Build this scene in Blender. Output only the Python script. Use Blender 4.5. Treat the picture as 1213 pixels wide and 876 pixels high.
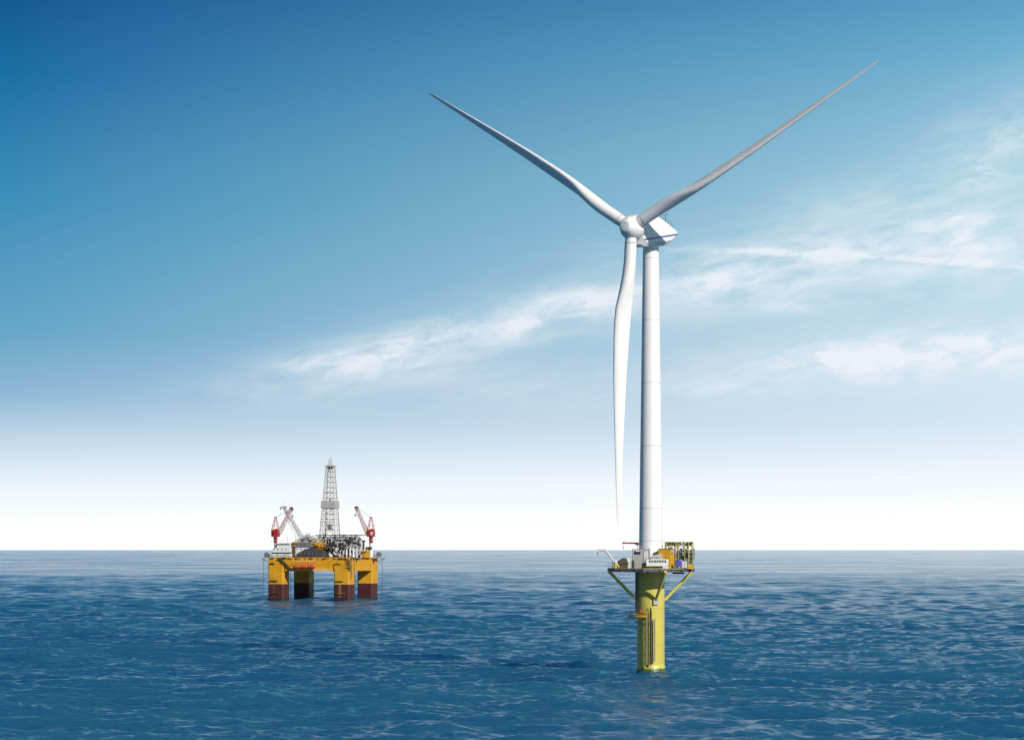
import bpy, math, random
from mathutils import Vector, Matrix
R = math.radians
scene = bpy.context.scene
for o in list(bpy.data.objects): bpy.data.objects.remove(o)
C = scene.collection
F = 2500.0            # focal length in photograph pixels (1213 wide)
CAMZ = 25.0
# ------------------------------------------------------------ camera
cd = bpy.data.cameras.new('camera'); cam = bpy.data.objects.new('camera', cd); C.objects.link(cam)
cd.sensor_fit = 'HORIZONTAL'; cd.sensor_width = 36.0; cd.lens = 36.0*F/1213.0
cd.shift_x = 0.0; cd.shift_y = (650.0-438.0)/1213.0
cd.clip_start = 1.0; cd.clip_end = 200000.0
cam.location = (0, 0, CAMZ); cam.rotation_euler = (R(90), 0, 0)
scene.camera = cam
# ------------------------------------------------------------ sun and exposure
SUN_AZ, SUN_EL = 36.0, 29.5         # azimuth measured to the right of straight behind the camera
sd = Vector((math.sin(R(SUN_AZ))*math.cos(R(SUN_EL)), -math.cos(R(SUN_AZ))*math.cos(R(SUN_EL)), math.sin(R(SUN_EL))))
sl = bpy.data.lights.new('sun', 'SUN'); so = bpy.data.objects.new('sun', sl); C.objects.link(so)
sl.energy = 4.6; sl.angle = R(0.53); sl.color = (1.0, 0.95, 0.88)
so.rotation_euler = sd.to_track_quat('Z', 'Y').to_euler(); so.location = (200, -200, 300)
vs = scene.view_settings
vs.view_transform = 'Standard'; vs.look = 'None'; vs.gamma = 1.0; vs.exposure = 0.0; vs.use_curve_mapping = False
# ------------------------------------------------------------ world
def srgb(*c):
    r = []
    for v in c:
        v = v/255.0
        r.append(v/12.92 if v <= 0.04045 else ((v+0.055)/1.055)**2.4)
    return tuple(r)
class NT:
    def __init__(s, nt): s.nt = nt
    def node(s, t, **kw):
        n = s.nt.nodes.new(t)
        for k, v in kw.items(): setattr(n, k, v)
        return n
    def put(s, sock, v):
        if isinstance(v, bpy.types.NodeSocket): s.nt.links.new(v, sock)
        elif v is not None:
            if isinstance(v, tuple) and len(v) == 3 and sock.type == 'RGBA': v = v+(1.0,)
            sock.default_value = v
    def m(s, op, a, b=None, c=None, clamp=False):
        n = s.node('ShaderNodeMath', operation=op, use_clamp=clamp)
        s.put(n.inputs[0], a); s.put(n.inputs[1], b)
        if c is not None: s.put(n.inputs[2], c)
        return n.outputs[0]
    def rng(s, v, a, b, c=0.0, d=1.0, smooth=True):
        n = s.node('ShaderNodeMapRange'); n.interpolation_type = 'SMOOTHSTEP' if smooth else 'LINEAR'
        s.put(n.inputs[0], v); n.inputs[1].default_value = a; n.inputs[2].default_value = b
        n.inputs[3].default_value = c; n.inputs[4].default_value = d
        return n.outputs[0]
    def mix(s, f, a, b, mode='MIX'):
        n = s.node('ShaderNodeMix', data_type='RGBA', blend_type=mode)
        s.put(n.inputs[0], f); s.put(n.inputs[6], a); s.put(n.inputs[7], b)
        return n.outputs[2]
    def ramp(s, v, stops, interp='LINEAR'):
        n = s.node('ShaderNodeValToRGB'); n.color_ramp.interpolation = interp
        s.put(n.inputs[0], v); e = n.color_ramp.elements
        while len(e) > 1: e.remove(e[-1])
        e[0].position = stops[0][0]; e[0].color = tuple(stops[0][1])+(1,)
        for p, c in stops[1:]:
            k = e.new(p); k.color = tuple(c)+(1,)
        return n.outputs[0]
    def noise(s, vec, scale, detail=4, rough=0.5, dist=0.0, dim='3D'):
        n = s.node('ShaderNodeTexNoise', noise_dimensions=dim)
        s.put(n.inputs['Vector'], vec); n.inputs['Scale'].default_value = scale
        n.inputs['Detail'].default_value = detail; n.inputs['Roughness'].default_value = rough
        n.inputs['Distortion'].default_value = dist
        return n.outputs[0]
    def xyz(s, x, y, z):
        n = s.node('ShaderNodeCombineXYZ'); s.put(n.inputs[0], x); s.put(n.inputs[1], y); s.put(n.inputs[2], z)
        return n.outputs[0]

world = bpy.data.worlds.new('World'); scene.world = world; world.use_nodes = True
w = NT(world.node_tree); w.nt.nodes.clear()
tc = w.node('ShaderNodeTexCoord'); sep = w.node('ShaderNodeSeparateXYZ'); w.nt.links.new(tc.outputs['Generated'], sep.inputs[0])
dx, dy, dz = sep.outputs
sky = w.node('ShaderNodeTexSky', sky_type='NISHITA'); sky.sun_disc = False
sky.sun_elevation = R(SUN_EL); sky.sun_rotation = R(180-SUN_AZ); sky.altitude = 25; sky.air_density = 1.0; sky.dust_density = 0.6; sky.ozone_density = 2.0
SKYK = 0.10
elev = w.m('MAXIMUM', dz, 0.0)
# clear-air colours by elevation, towards the sun side (right) and away from it (left)
def E(y): return (650.0-y)/2500.0/math.sqrt(1+((650.0-y)/2500.0)**2)
left = [(0.0, srgb(255, 255, 255)), (E(622), srgb(252, 254, 255)), (E(570), srgb(228, 239, 248)), (E(520), srgb(188, 210, 230)), (E(470), srgb(138, 179, 209)),
        (E(400), srgb(98, 161, 197)), (E(250), srgb(54, 138, 180)), (E(100), srgb(12, 104, 158)), (E(0), srgb(0, 80, 138)),
        (0.38, srgb(0, 66, 120)), (0.60, srgb(44, 70, 98)), (1.0, srgb(64, 74, 90))]
right = [(0.0, srgb(255, 255, 255)), (E(610), srgb(254, 255, 255)), (E(560), srgb(236, 244, 251)), (E(500), srgb(213, 228, 242)), (E(430), srgb(203, 224, 237)),
         (E(350), srgb(184, 217, 231)), (E(200), srgb(154, 202, 221)), (E(80), srgb(114, 176, 208)), (E(0), srgb(84, 154, 194)),
         (0.38, srgb(26, 96, 148)), (0.60, srgb(46, 74, 102)), (1.0, srgb(64, 74, 90))]
cl = w.ramp(elev, left); cr = w.ramp(elev, right)
yy = w.m('MAXIMUM', dy, 0.05)
u = w.m('DIVIDE', dx, yy); v = w.m('DIVIDE', dz, yy)
side = w.m('POWER', w.rng(u, -0.24, 0.25, 0.0, 1.0, smooth=False), 1.12)
grad = w.mix(side, cl, cr)
nk = w.mix(1.0, sky.outputs[0], (SKYK*.6, SKYK, SKYK), 'MULTIPLY')
base = w.mix(0.04, w.mix(1.0, grad, (1.04, 1.04, 1.04), 'MULTIPLY'), nk)
behind = w.rng(dy, -0.5, 0.35, 0.85, 1.0)
base = w.mix(1.0, base, w.xyz(behind, behind, behind), 'MULTIPLY')
# thin cirrus and small fair-weather clouds
def px(x): return (x-606.5)/2500.0
def py(y): return (650.0-y)/2500.0
def blob(x, y, rx, ry, deg=0.0, k=1.0):
    a = R(deg); ca, sa = math.cos(a), math.sin(a)
    du = w.m('SUBTRACT', u, px(x)); dv = w.m('SUBTRACT', v, py(y))
    p = w.m('ADD', w.m('MULTIPLY', du, ca*2500/rx), w.m('MULTIPLY', dv, sa*2500/rx))
    q = w.m('ADD', w.m('MULTIPLY', du, -sa*2500/ry), w.m('MULTIPLY', dv, ca*2500/ry))
    d = w.m('ADD', w.m('MULTIPLY', p, p), w.m('MULTIPLY', q, q))
    return w.m('MULTIPLY', w.m('EXPONENT', w.m('MULTIPLY', d, -1.0)), k)
def total(l):
    t = l[0]
    for x in l[1:]: t = w.m('ADD', t, x)
    return t
# warped coordinates give the wisps their drawn-out look
wv = w.xyz(w.m('MULTIPLY', u, 6.0), w.m('MULTIPLY', v, 14.0), 0.0)
warp = w.node('ShaderNodeTexNoise'); w.put(warp.inputs['Vector'], wv); warp.inputs['Scale'].default_value = 2.2; warp.inputs['Detail'].default_value = 3
wsub = w.node('ShaderNodeVectorMath', operation='SUBTRACT'); w.put(wsub.inputs[0], warp.outputs[1]); wsub.inputs[1].default_value = (.5, .5, .5)
wsc = w.node('ShaderNodeVectorMath', operation='SCALE'); w.put(wsc.inputs[0], wsub.outputs[0]); wsc.inputs['Scale'].default_value = 0.55
tilt = w.m('ADD', w.m('MULTIPLY', u, -0.16), v)
cv = w.xyz(w.m('MULTIPLY', u, 9.0), w.m('MULTIPLY', tilt, 30.0), 1.7)
wadd = w.node('ShaderNodeVectorMath', operation='ADD'); w.put(wadd.inputs[0], cv); w.put(wadd.inputs[1], wsc.outputs[0])
n1 = w.noise(wadd.outputs[0], 2.6, 9, 0.60)
cv2 = w.xyz(w.m('MULTIPLY', u, 16.0), w.m('MULTIPLY', v, 26.0), 5.1)
wadd2 = w.node('ShaderNodeVectorMath', operation='ADD'); w.put(wadd2.inputs[0], cv2); w.put(wadd2.inputs[1], wsc.outputs[0])
n2 = w.noise(wadd2.outputs[0], 3.2, 8, 0.62)
cv3 = w.xyz(w.m('MULTIPLY', u, 26.0), w.m('MULTIPLY', tilt, 95.0), 9.3)
wadd3 = w.node('ShaderNodeVectorMath', operation='ADD'); w.put(wadd3.inputs[0], cv3); w.put(wadd3.inputs[1], wsc.outputs[0])
n3 = w.noise(wadd3.outputs[0], 2.0, 9, 0.66, 0.5)
n1 = w.m('ADD', w.m('MULTIPLY', n1, .62), w.m('MULTIPLY', n3, .38)); n2 = w.m('ADD', w.m('MULTIPLY', n2, .66), w.m('MULTIPLY', n3, .34))
veil = total([blob(530, 402, 220, 34, 12, .85), blob(690, 365, 90, 22, 6, .5), blob(450, 430, 120, 22, 4, .45),
              blob(870, 335, 170, 42, 4, 1.0), blob(1010, 300, 160, 40, 0, .6), blob(1080, 428, 220, 34, 3, 1.05), blob(1130, 300, 170, 60, 0, .35),
              blob(1180, 175, 110, 50, 30, .6), blob(1140, 275, 60, 34, 0, .75), blob(1010, 235, 90, 30, 10, .38), blob(650, 462, 330, 26, 0, .42),
              blob(1215, 260, 130, 110, 0, 0.30)])
puff = total([blob(590, 388, 120, 22, 9, .5), blob(480, 410, 100, 18, 12, .48), blob(365, 430, 50, 10, 5, .6), blob(690, 356, 55, 13, 4, .8),
              blob(1135, 272, 34, 24, 0, .9), blob(1160, 208, 30, 16, 0, .75), blob(1190, 165, 40, 22, 20, .5), blob(1090, 416, 150, 26, 2, 1.2),
              blob(1185, 408, 80, 20, 0, .9), blob(1010, 425, 100, 20, 3, .6), blob(965, 425, 60, 12, 0, .5), blob(850, 330, 80, 26, -5, .55), blob(980, 300, 60, 20, 0, .5),
              blob(905, 363, 60, 5, -3, .7), blob(870, 460, 90, 8, 0, .5)])
trail = total([blob(1010, 303, 190, 3.2, -2.4, 1.0), blob(1150, 313, 80, 2.6, -3.5, .9), blob(930, 297, 70, 5, -1, .6)])
dens = w.m('MULTIPLY', veil, w.rng(n1, 0.33, 0.67, 0.22, 1.05))
dens = w.m('ADD', w.m('MULTIPLY', dens, 0.66), w.m('MULTIPLY', puff, w.rng(n2, 0.39, 0.66, 0.05, 0.60)))
dens = w.m('ADD', dens, w.m('MULTIPLY', trail, w.rng(n2, 0.38, 0.60, 0.15, 0.75)))
dens = w.m('MULTIPLY', dens, w.rng(dy, 0.0, 0.3))
# other light cirrus, higher up and all around
pz = w.m('MAXIMUM', dz, 0.08)
gn = w.noise(w.xyz(w.m('DIVIDE', dx, pz), w.m('DIVIDE', dy, pz), 0.0), 0.55, 7, 0.6, 0.4)
hi = w.m('MULTIPLY', w.rng(gn, 0.55, 0.8, 0.0, 0.35), w.rng(dz, 0.27, 0.45))
dens = w.m('ADD', dens, hi)
dens = w.m('MINIMUM', w.m('MAXIMUM', dens, 0.0), 0.86)
final = w.mix(dens, base, srgb(240, 245, 251))
bg = w.node('ShaderNodeBackground'); w.put(bg.inputs[0], final); bg.inputs[1].default_value = 1.0
wo = w.node('ShaderNodeOutputWorld'); w.nt.links.new(bg.outputs[0], wo.inputs[0])

# ------------------------------------------------------------ materials
def material(name, col, rough=0.5, metal=0.0, var=0.12, scale=0.6, streak=0.0, dirt=(0.18, 0.12, 0.07), bump=0.0, coat=0.0, bands=None):
    m = bpy.data.materials.new(name); m.use_nodes = True
    t = NT(m.node_tree); b = t.nt.nodes['Principled BSDF']
    co = t.node('ShaderNodeTexCoord').outputs['Object']
    n = t.noise(co, scale, 6, 0.6)
    k = t.rng(n, 0.25, 0.75, 1.0-var, 1.0+var*0.5, smooth=False)
    kc = t.xyz(k, k, k)
    c = t.mix(1.0, tuple(col), kc, 'MULTIPLY')
    if streak > 0:
        mp = t.node('ShaderNodeMapping'); t.put(mp.inputs[0], co); mp.inputs['Scale'].default_value = (1.6, 1.6, 0.12)
        sn = t.noise(mp.outputs[0], 1.0, 6, 0.65)
        c = t.mix(t.rng(sn, 0.5, 0.78, 0.0, streak), c, dirt)
    for z0, col2, jit in (bands or ()):        # painted waterline colour, weed
        s = t.node('ShaderNodeSeparateXYZ'); t.put(s.inputs[0], co)
        mp = t.node('ShaderNodeMapping'); t.put(mp.inputs[0], co); mp.inputs['Scale'].default_value = (2.5, 2.5, 0.7)
        zj = t.m('ADD', s.outputs[2], t.m('MULTIPLY', t.m('SUBTRACT', t.noise(mp.outputs[0], 1.0, 7, .7), .5), -jit))
        c = t.mix(t.rng(zj, z0-0.05-jit*.12, z0+0.05+jit*.12), t.mix(1.0, tuple(col2), kc, 'MULTIPLY'), c)
    t.put(b.inputs['Base Color'], c)
    t.put(b.inputs['Roughness'], t.rng(n, 0.2, 0.8, max(0.05, rough-0.08), min(1, rough+0.1)))
    b.inputs['Metallic'].default_value = metal
    if coat: b.inputs['Coat Weight'].default_value = coat
    if bump:
        bn = t.node('ShaderNodeBump'); bn.inputs['Strength'].default_value = bump; bn.inputs['Distance'].default_value = 0.05
        t.put(bn.inputs['Height'], t.noise(co, scale*6, 4, .6)); t.put(b.inputs['Normal'], bn.outputs[0])
    return m
M = {}
M['white'] = material('white_gelcoat', (0.81, 0.80, 0.775), 0.38, var=0.05, scale=0.25, streak=0.05, dirt=(0.5, 0.48, 0.44))
M['white2'] = material('white_paint', (0.74, 0.74, 0.72), 0.5, var=0.08, streak=0.15, dirt=(0.4, 0.33, 0.25))
M['seam'] = material('seam_grey', (0.42, 0.42, 0.41), 0.6)
M['stripe'] = material('blue_stripe', (0.015, 0.05, 0.34), 0.4, var=0.05)
M['dark'] = material('dark_steel', (0.035, 0.037, 0.04), 0.6, var=0.3)
M['black'] = material('black_opening', (0.012, 0.012, 0.014), 0.7)
M['glass'] = material('dark_glass', (0.015, 0.02, 0.03), 0.12, var=0.05)
M['grey'] = material('grey_paint', (0.42, 0.41, 0.39), 0.55, var=0.15, streak=0.25, dirt=(0.22, 0.17, 0.12))
M['lgrey'] = material('light_grey_paint', (0.58, 0.57, 0.55), 0.5, var=0.12, streak=0.2, dirt=(0.3, 0.25, 0.2))
M['mgrey'] = material('middle_grey_paint', (0.17, 0.17, 0.175), 0.6, var=0.2, streak=0.3, dirt=(0.1, 0.08, 0.06))
M['tarp'] = material('brown_grey_canvas', (0.075, 0.062, 0.055), 0.85, var=0.25, scale=1.5, bump=0.5)
M['deck'] = material('deck_edge_steel', (0.075, 0.077, 0.095), 0.6, var=0.2, streak=0.2, dirt=(0.12, 0.07, 0.04))
M['grating'] = material('deck_grating', (0.10, 0.10, 0.105), 0.75, var=0.3, scale=2.0)
M['pile'] = material('signal_yellow_paint', (0.56, 0.48, 0.085), 0.42, var=0.10, scale=0.35, streak=0.30, dirt=(0.33, 0.25, 0.07), bands=((0.75, (0.035, 0.10, 0.03), 1.6),))
M['pilefoot'] = material('algae_green_foot', (0.03, 0.12, 0.04), 0.6, var=0.4, scale=1.2)
M['oyellow'] = material('orange_yellow_paint', (0.66, 0.36, 0.018), 0.5, var=0.12, streak=0.2, dirt=(0.3, 0.16, 0.03))
M['frame'] = material('olive_yellow_frame', (0.33, 0.31, 0.065), 0.5, var=0.25, scale=1.2, streak=0.25, dirt=(0.12, 0.10, 0.04))
M['red'] = material('red_paint', (0.42, 0.014, 0.012), 0.45, var=0.15)
M['darkred'] = material('dark_red_paint', (0.10, 0.004, 0.006), 0.5, var=0.2)
M['blue'] = material('blue_tank_paint', (0.06, 0.05, 0.42), 0.4, var=0.1)
M['hull'] = material('rig_hull_yellow', (0.66, 0.315, 0.007), 0.55, var=0.2, scale=0.18, streak=0.30, dirt=(0.28, 0.13, 0.012))
M['column'] = material('rig_column_paint', (0.66, 0.315, 0.007), 0.55, var=0.2, scale=0.18, streak=0.32, dirt=(0.14, 0.055, 0.012), bands=((7.8, (0.070, 0.012, 0.010), .06), (1.0, (0.018, 0.016, 0.012), 2.2)))
M['orange'] = material('lifeboat_orange', (0.60, 0.11, 0.02), 0.4, var=0.08)
M['lattice'] = material('weathered_lattice_steel', (0.50, 0.43, 0.39), 0.6, var=0.35, scale=0.5, streak=0.4, dirt=(0.22, 0.09, 0.05))
M['lattice_red'] = material('red_white_lattice', (0.62, 0.46, 0.44), 0.6, var=0.3, scale=0.5)
M['slate'] = material('dark_slate_sheet', (0.055, 0.055, 0.062), 0.7, var=0.25, scale=0.4)
M['beige'] = material('weathered_beige_rail', (0.36, 0.34, 0.25), 0.6, var=0.25, streak=0.3)
M['mud'] = material('brown_machinery', (0.10, 0.075, 0.05), 0.7, var=0.4, scale=0.8)

# ------------------------------------------------------------ mesh helper
class MB:
    def __init__(s): s.v = []; s.f = []; s.sm = []
    def add(s, vs_, fs, smooth=False):
        k = len(s.v); s.v += [tuple(x) for x in vs_]
        for f in fs: s.f.append(tuple(i+k for i in f)); s.sm.append(smooth)
        return s
    def box(s, c, d, rz=0.0):
        ca, sa = math.cos(rz), math.sin(rz); hx, hy, hz = d[0]/2, d[1]/2, d[2]/2; V = []
        for z in (-hz, hz):
            for x, y in ((-hx, -hy), (hx, -hy), (hx, hy), (-hx, hy)):
                V.append((c[0]+x*ca-y*sa, c[1]+x*sa+y*ca, c[2]+z))
        return s.add(V, [(3, 2, 1, 0), (4, 5, 6, 7), (0, 1, 5, 4), (1, 2, 6, 5), (2, 3, 7, 6), (3, 0, 4, 7)])
    def span(s, x0, x1, y0, y1, z0, z1):
        return s.box(((x0+x1)/2, (y0+y1)/2, (z0+z1)/2), (abs(x1-x0), abs(y1-y0), abs(z1-z0)))
    def tube(s, a, b, r0, r1=None, n=8):
        a = Vector(a); b = Vector(b); r1 = r0 if r1 is None else r1
        d = b-a
        if d.length < 1e-6: return s
        d.normalize(); q = Vector((0, 0, 1)) if abs(d.z) < 0.9 else Vector((1, 0, 0))
        e1 = d.cross(q).normalized(); e2 = d.cross(e1)
        V = []
        for p, r in ((a, r0), (b, r1)):
            for i in range(n):
                t = 2*math.pi*i/n; V.append(p+e1*math.cos(t)*r+e2*math.sin(t)*r)
        s.add(V, [(i, i+n, (i+1) % n+n, (i+1) % n) for i in range(n)], n > 4)
        k = len(s.v)-2*n
        s.f.append(tuple(k+i for i in range(n))); s.sm.append(False)
        s.f.append(tuple(k+n+i for i in reversed(range(n)))); s.sm.append(False)
        return s
    def path(s, pts, r, n=8):
        for a, b in zip(pts, pts[1:]): s.tube(a, b, r, r, n)
        return s
    def loft(s, rings, smooth=True, caps=True, closed=True):
        n = len(rings[0]); V = [p for r_ in rings for p in r_]; Fc = []
        for j in range(len(rings)-1):
            for i in range(n if closed else n-1):
                k = (i+1) % n
                Fc.append((j*n+i, j*n+k, (j+1)*n+k, (j+1)*n+i))
        s.add(V, Fc, smooth)
        if caps:
            k = len(s.v)-len(V)
            s.f.append(tuple(k+i for i in reversed(range(n)))); s.sm.append(False)
            s.f.append(tuple(k+(len(rings)-1)*n+i for i in range(n))); s.sm.append(False)
        return s
    def lathe(s, prof, n=48, axis=None, origin=(0, 0, 0), smooth=True):
        # prof: (radius, height); axis: matrix columns (e1, e2, dir)
        o = Vector(origin)
        e1, e2, d = axis if axis else (Vector((1, 0, 0)), Vector((0, 1, 0)), Vector((0, 0, 1)))
        rings = [[o+d*h+e1*(r_*math.cos(2*math.pi*i/n))+e2*(r_*math.sin(2*math.pi*i/n)) for i in range(n)] for r_, h in prof]
        return s.loft(rings, smooth)
    def prism(s, poly, z0, z1):
        return s.loft([[(x, y, z0) for x, y in poly], [(x, y, z1) for x, y in poly]], smooth=False)
    def build(s, name, mat, parent=None, bevel=0.0):
        me = bpy.data.meshes.new(name); me.from_pydata(s.v, [], s.f); me.update()
        me.polygons.foreach_set('use_smooth', s.sm)
        bm_fix(me)
        me.materials.append(mat)
        if any(s.sm): 
            try: me.set_sharp_from_angle(angle=R(38))
            except Exception: pass
        o = bpy.data.objects.new(name, me); C.objects.link(o)
        if parent is not None: o.parent = parent
        if bevel:
            b = o.modifiers.new('bevel', 'BEVEL'); b.width = bevel; b.segments = 2; b.limit_method = 'ANGLE'
        return o
import bmesh
def bm_fix(me):
    b = bmesh.new(); b.from_mesh(me); bmesh.ops.recalc_face_normals(b, faces=b.faces); b.to_mesh(me); b.free()
def tag(o, label=None, cat=None, group=None, kind=None):
    if label: o['label'] = label
    if cat: o['category'] = cat
    if group: o['group'] = group
    if kind: o['kind'] = kind
    return o
def thing(name, label, cat, loc, rz=0.0, group=None):
    o = bpy.data.objects.new(name, None); C.objects.link(o); o.location = loc; o.rotation_euler = (0, 0, rz)
    o.empty_display_size = 2
    return tag(o, label, cat, group)
def lattice(mb, a, b, wa, wb, n, r, rb, side=(0, 1, 0), nt=5):
    """square lattice beam from a to b, widths wa -> wb"""
    a = Vector(a); b = Vector(b); d = (b-a).normalized(); s1 = Vector(side); s1 = (s1-d*s1.dot(d)).normalized(); s2 = d.cross(s1)
    def P(t, i):
        c = a.lerp(b, t); wd = (wa*(1-t)+wb*t)/2
        sx, sy = ((-1, -1), (1, -1), (1, 1), (-1, 1))[i % 4]
        return c+s1*sx*wd+s2*sy*wd
    for i in range(4): mb.tube(P(0, i), P(1, i), r, r*0.8, nt)
    for k in range(n):
        t0, t1 = k/n, (k+1)/n
        for i in range(4):
            mb.tube(P(t1, i), P(t1, i+1), rb, rb, 4)
            if (k+i) % 2: mb.tube(P(t0, i), P(t1, i+1), rb, rb, 4)
            else: mb.tube(P(t0, i+1), P(t1, i), rb, rb, 4)

# ------------------------------------------------------------ sea
def sea_material():
    m = bpy.data.materials.new('sea_water'); m.use_nodes = True
    t = NT(m.node_tree); b = t.nt.nodes['Principled BSDF']
    co = t.node('ShaderNodeTexCoord').outputs['Object']
    def layer(scale, sx, sy, detail, rough, dist=0.0, rot=0.0):
        mp = t.node('ShaderNodeMapping'); t.put(mp.inputs[0], co); mp.inputs['Scale'].default_value = (sx, sy, 1); mp.inputs['Rotation'].default_value = (0, 0, R(rot))
        return t.noise(mp.outputs[0], scale, detail, rough, dist)
    big = layer(1/60.0, 1.0, 1.6, 3, 0.55, 0.3, 12)
    mid = layer(1/9.0, 1.0, 1.7, 4, 0.60, 0.6, -8)
    sml = layer(1/2.2, 1.0, 1.5, 5, 0.62, 0.5, 18)
    hgt = t.m('ADD', t.m('MULTIPLY', mid, SEA_MID), t.m('MULTIPLY', sml, SEA_SML))
    hgt = t.m('ADD', hgt, t.m('MULTIPLY', big, SEA_BIG))
    bn = t.node('ShaderNodeBump'); bn.inputs['Strength'].default_value = 1.0; bn.inputs['Distance'].default_value = 1.0
    t.put(bn.inputs['Height'], hgt); t.put(b.inputs['Normal'], bn.outputs[0])
    patch = layer(1/170.0, 0.6, 1.0, 6, 0.62, 0.6, 5)
    fine = layer(1/14.0, 0.6, 1.0, 4, 0.6, 0.8, -6)
    pv = t.m('ADD', t.m('MULTIPLY', patch, .65), t.m('MULTIPLY', fine, .35))
    c = t.ramp(pv, [(.38, (0.009, 0.079, 0.192)), (.50, (0.013, 0.105, 0.218)), (.62, (0.018, 0.130, 0.236))])
    t.put(b.inputs['Base Color'], c)
    t.put(b.inputs['Roughness'], t.rng(patch, .4, .62, .09, .17))
    b.inputs['Specular IOR Level'].default_value = 0.36
    b.inputs['Subsurface Weight'].default_value = 1.0
    b.inputs['Subsurface Radius'].default_value = (2.0, 6.0, 10.0); b.inputs['Subsurface Scale'].default_value = 24.0
    b.inputs['IOR'].default_value = 1.333
    return m
SEA_BIG, SEA_MID, SEA_SML = 0.0, 0.12, 0.42
import numpy as np
def build_sea():
    rng = np.random.default_rng(7)
    r = [0.0, 60.0, 120.0, 180.0, 230.0]; 
    while r[-1] < 60000.0:
        q = r[-1]; r.append(q+max(0.42, (q/430.0)**2*0.38) if q < 5000 else q*1.03)
    r = np.array(r)
    a = np.concatenate([np.radians(np.linspace(-16, 16, 1150)), np.radians(np.linspace(16, 344, 120))[1:-1]])   # measured from +Y
    RR_, AA = np.meshgrid(r, a, indexing='ij')
    X = RR_*np.sin(AA); Y = RR_*np.cos(AA); Z = np.zeros_like(X); DX = np.zeros_like(X); DY = np.zeros_like(X)
    dr = np.gradient(r)[:, None]
    lat = RR_*np.where(np.abs(AA) < np.radians(16.01), np.radians(32/1150), np.radians(2.7))
    for k in range(170):
        lam = 2.0*(45.0/2.0)**(rng.random()**1.2)
        th = rng.normal(0, 0.70)+np.radians(-172)           # travelling towards the viewer, a little to one side
        kx, ky = math.sin(th)*2*math.pi/lam, math.cos(th)*2*math.pi/lam
        slope = SEA_SLOPE*(lam/5.0)**-0.27
        amp = slope*lam/(2*math.pi)
        fade = np.clip((lam/np.maximum(2.6*dr, lat*2.6)-1.0)*1.5, 0, 1)
        ph = kx*X+ky*Y+rng.random()*6.283
        sn, cs = np.sin(ph), np.cos(ph)
        Z += amp*fade*cs; DX -= amp*fade*0.9*sn*math.sin(th); DY -= amp*fade*0.9*sn*math.cos(th)
    # gusts: patches of rougher and calmer water
    g = 1.0
    for lx, ly, p in ((160, 70, .3), (90, 130, 1.9), (310, 200, 4.0)):
        g = g+0.16*np.sin(X/lx*2*math.pi*.5+p+np.sin(Y/ly+p))*np.cos(Y/ly*2*math.pi*.5+p)
    X += DX*g; Y += DY*g; Z *= g
    nr, na = X.shape
    co = np.stack([X, Y, Z], -1).reshape(-1, 3).astype(np.float32)
    ii, jj = np.meshgrid(np.arange(nr-1), np.arange(na), indexing='ij')
    j2 = (jj+1) % na
    f = np.stack([ii*na+jj, ii*na+j2, (ii+1)*na+j2, (ii+1)*na+jj], -1).reshape(-1, 4).astype(np.int32)[:, ::-1]
    me = bpy.data.meshes.new('sea'); me.vertices.add(len(co)); me.vertices.foreach_set('co', co.ravel())
    me.loops.add(f.size); me.loops.foreach_set('vertex_index', np.ascontiguousarray(f).ravel())
    me.polygons.add(len(f)); me.polygons.foreach_set('loop_start', np.arange(0, f.size, 4, dtype=np.int32))
    me.polygons.foreach_set('use_smooth', np.ones(len(f), dtype=bool))
    me.update(calc_edges=True); me.materials.append(sea_material())
    o = bpy.data.objects.new('sea', me); C.objects.link(o); o.location.z = -0.3; return tag(o, kind='structure')
SEA_SLOPE = 0.0255
build_sea()

# ============================================================ WIND TURBINE
TX, TY = 28.4, 431.7          # foundation axis on the water
S = F/TY
YAW, TILT, PH, RR, CONE = R(33.3), R(-0.7), R(-3.4), 59.8, R(-0.2)
wt = thing('wind_turbine', 'tall white three-bladed wind turbine rising from the yellow foundation in the sea', 'wind turbine', (TX, TY, 0))
DZ = 21.0                     # deck level
def world_t(pxx, pyy, Y): return Vector(((pxx-606.5)/F*Y-TX, Y-TY, CAMZ+(650-pyy)/F*Y))   # turbine-local point
top_z = CAMZ+(650-291)/F*(TY)
zs = [DZ+0.02, 26.7] + [CAMZ+(650-y)/F*TY for y in (602, 528, 453.5, 379.3, 306.4)] + [top_z]
def tr(z): return 2.49+(1.62-2.49)*(z-21)/(top_z-21)
tw = MB(); tw.lathe([(tr(z), z) for z in zs], 96); tw.build('tower', M['white'], wt)
for z in zs[1:-1]:
    fb = MB(); fb.lathe([(tr(z)+.012, z-.05), (tr(z)+.02, z-.03), (tr(z)+.02, z+.03), (tr(z)+.012, z+.05)], 96); fb.build('tower_flange', M['seam'], wt)
# nacelle frame
hub = Vector((24.03, 425.0, CAMZ+64.7))-Vector((TX, TY, 0))
n_ = Vector((-math.sin(YAW)*math.cos(TILT), -math.cos(YAW)*math.cos(TILT), math.sin(TILT)))
h_ = Vector((math.cos(YAW), -math.sin(YAW), 0)); up_ = h_.cross(-n_); up_ = up_ if up_.z > 0 else -up_
bk = -n_
def N(a, s, z): return hub+bk*a+h_*s+up_*z      # nacelle-local: back, right, up
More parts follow.
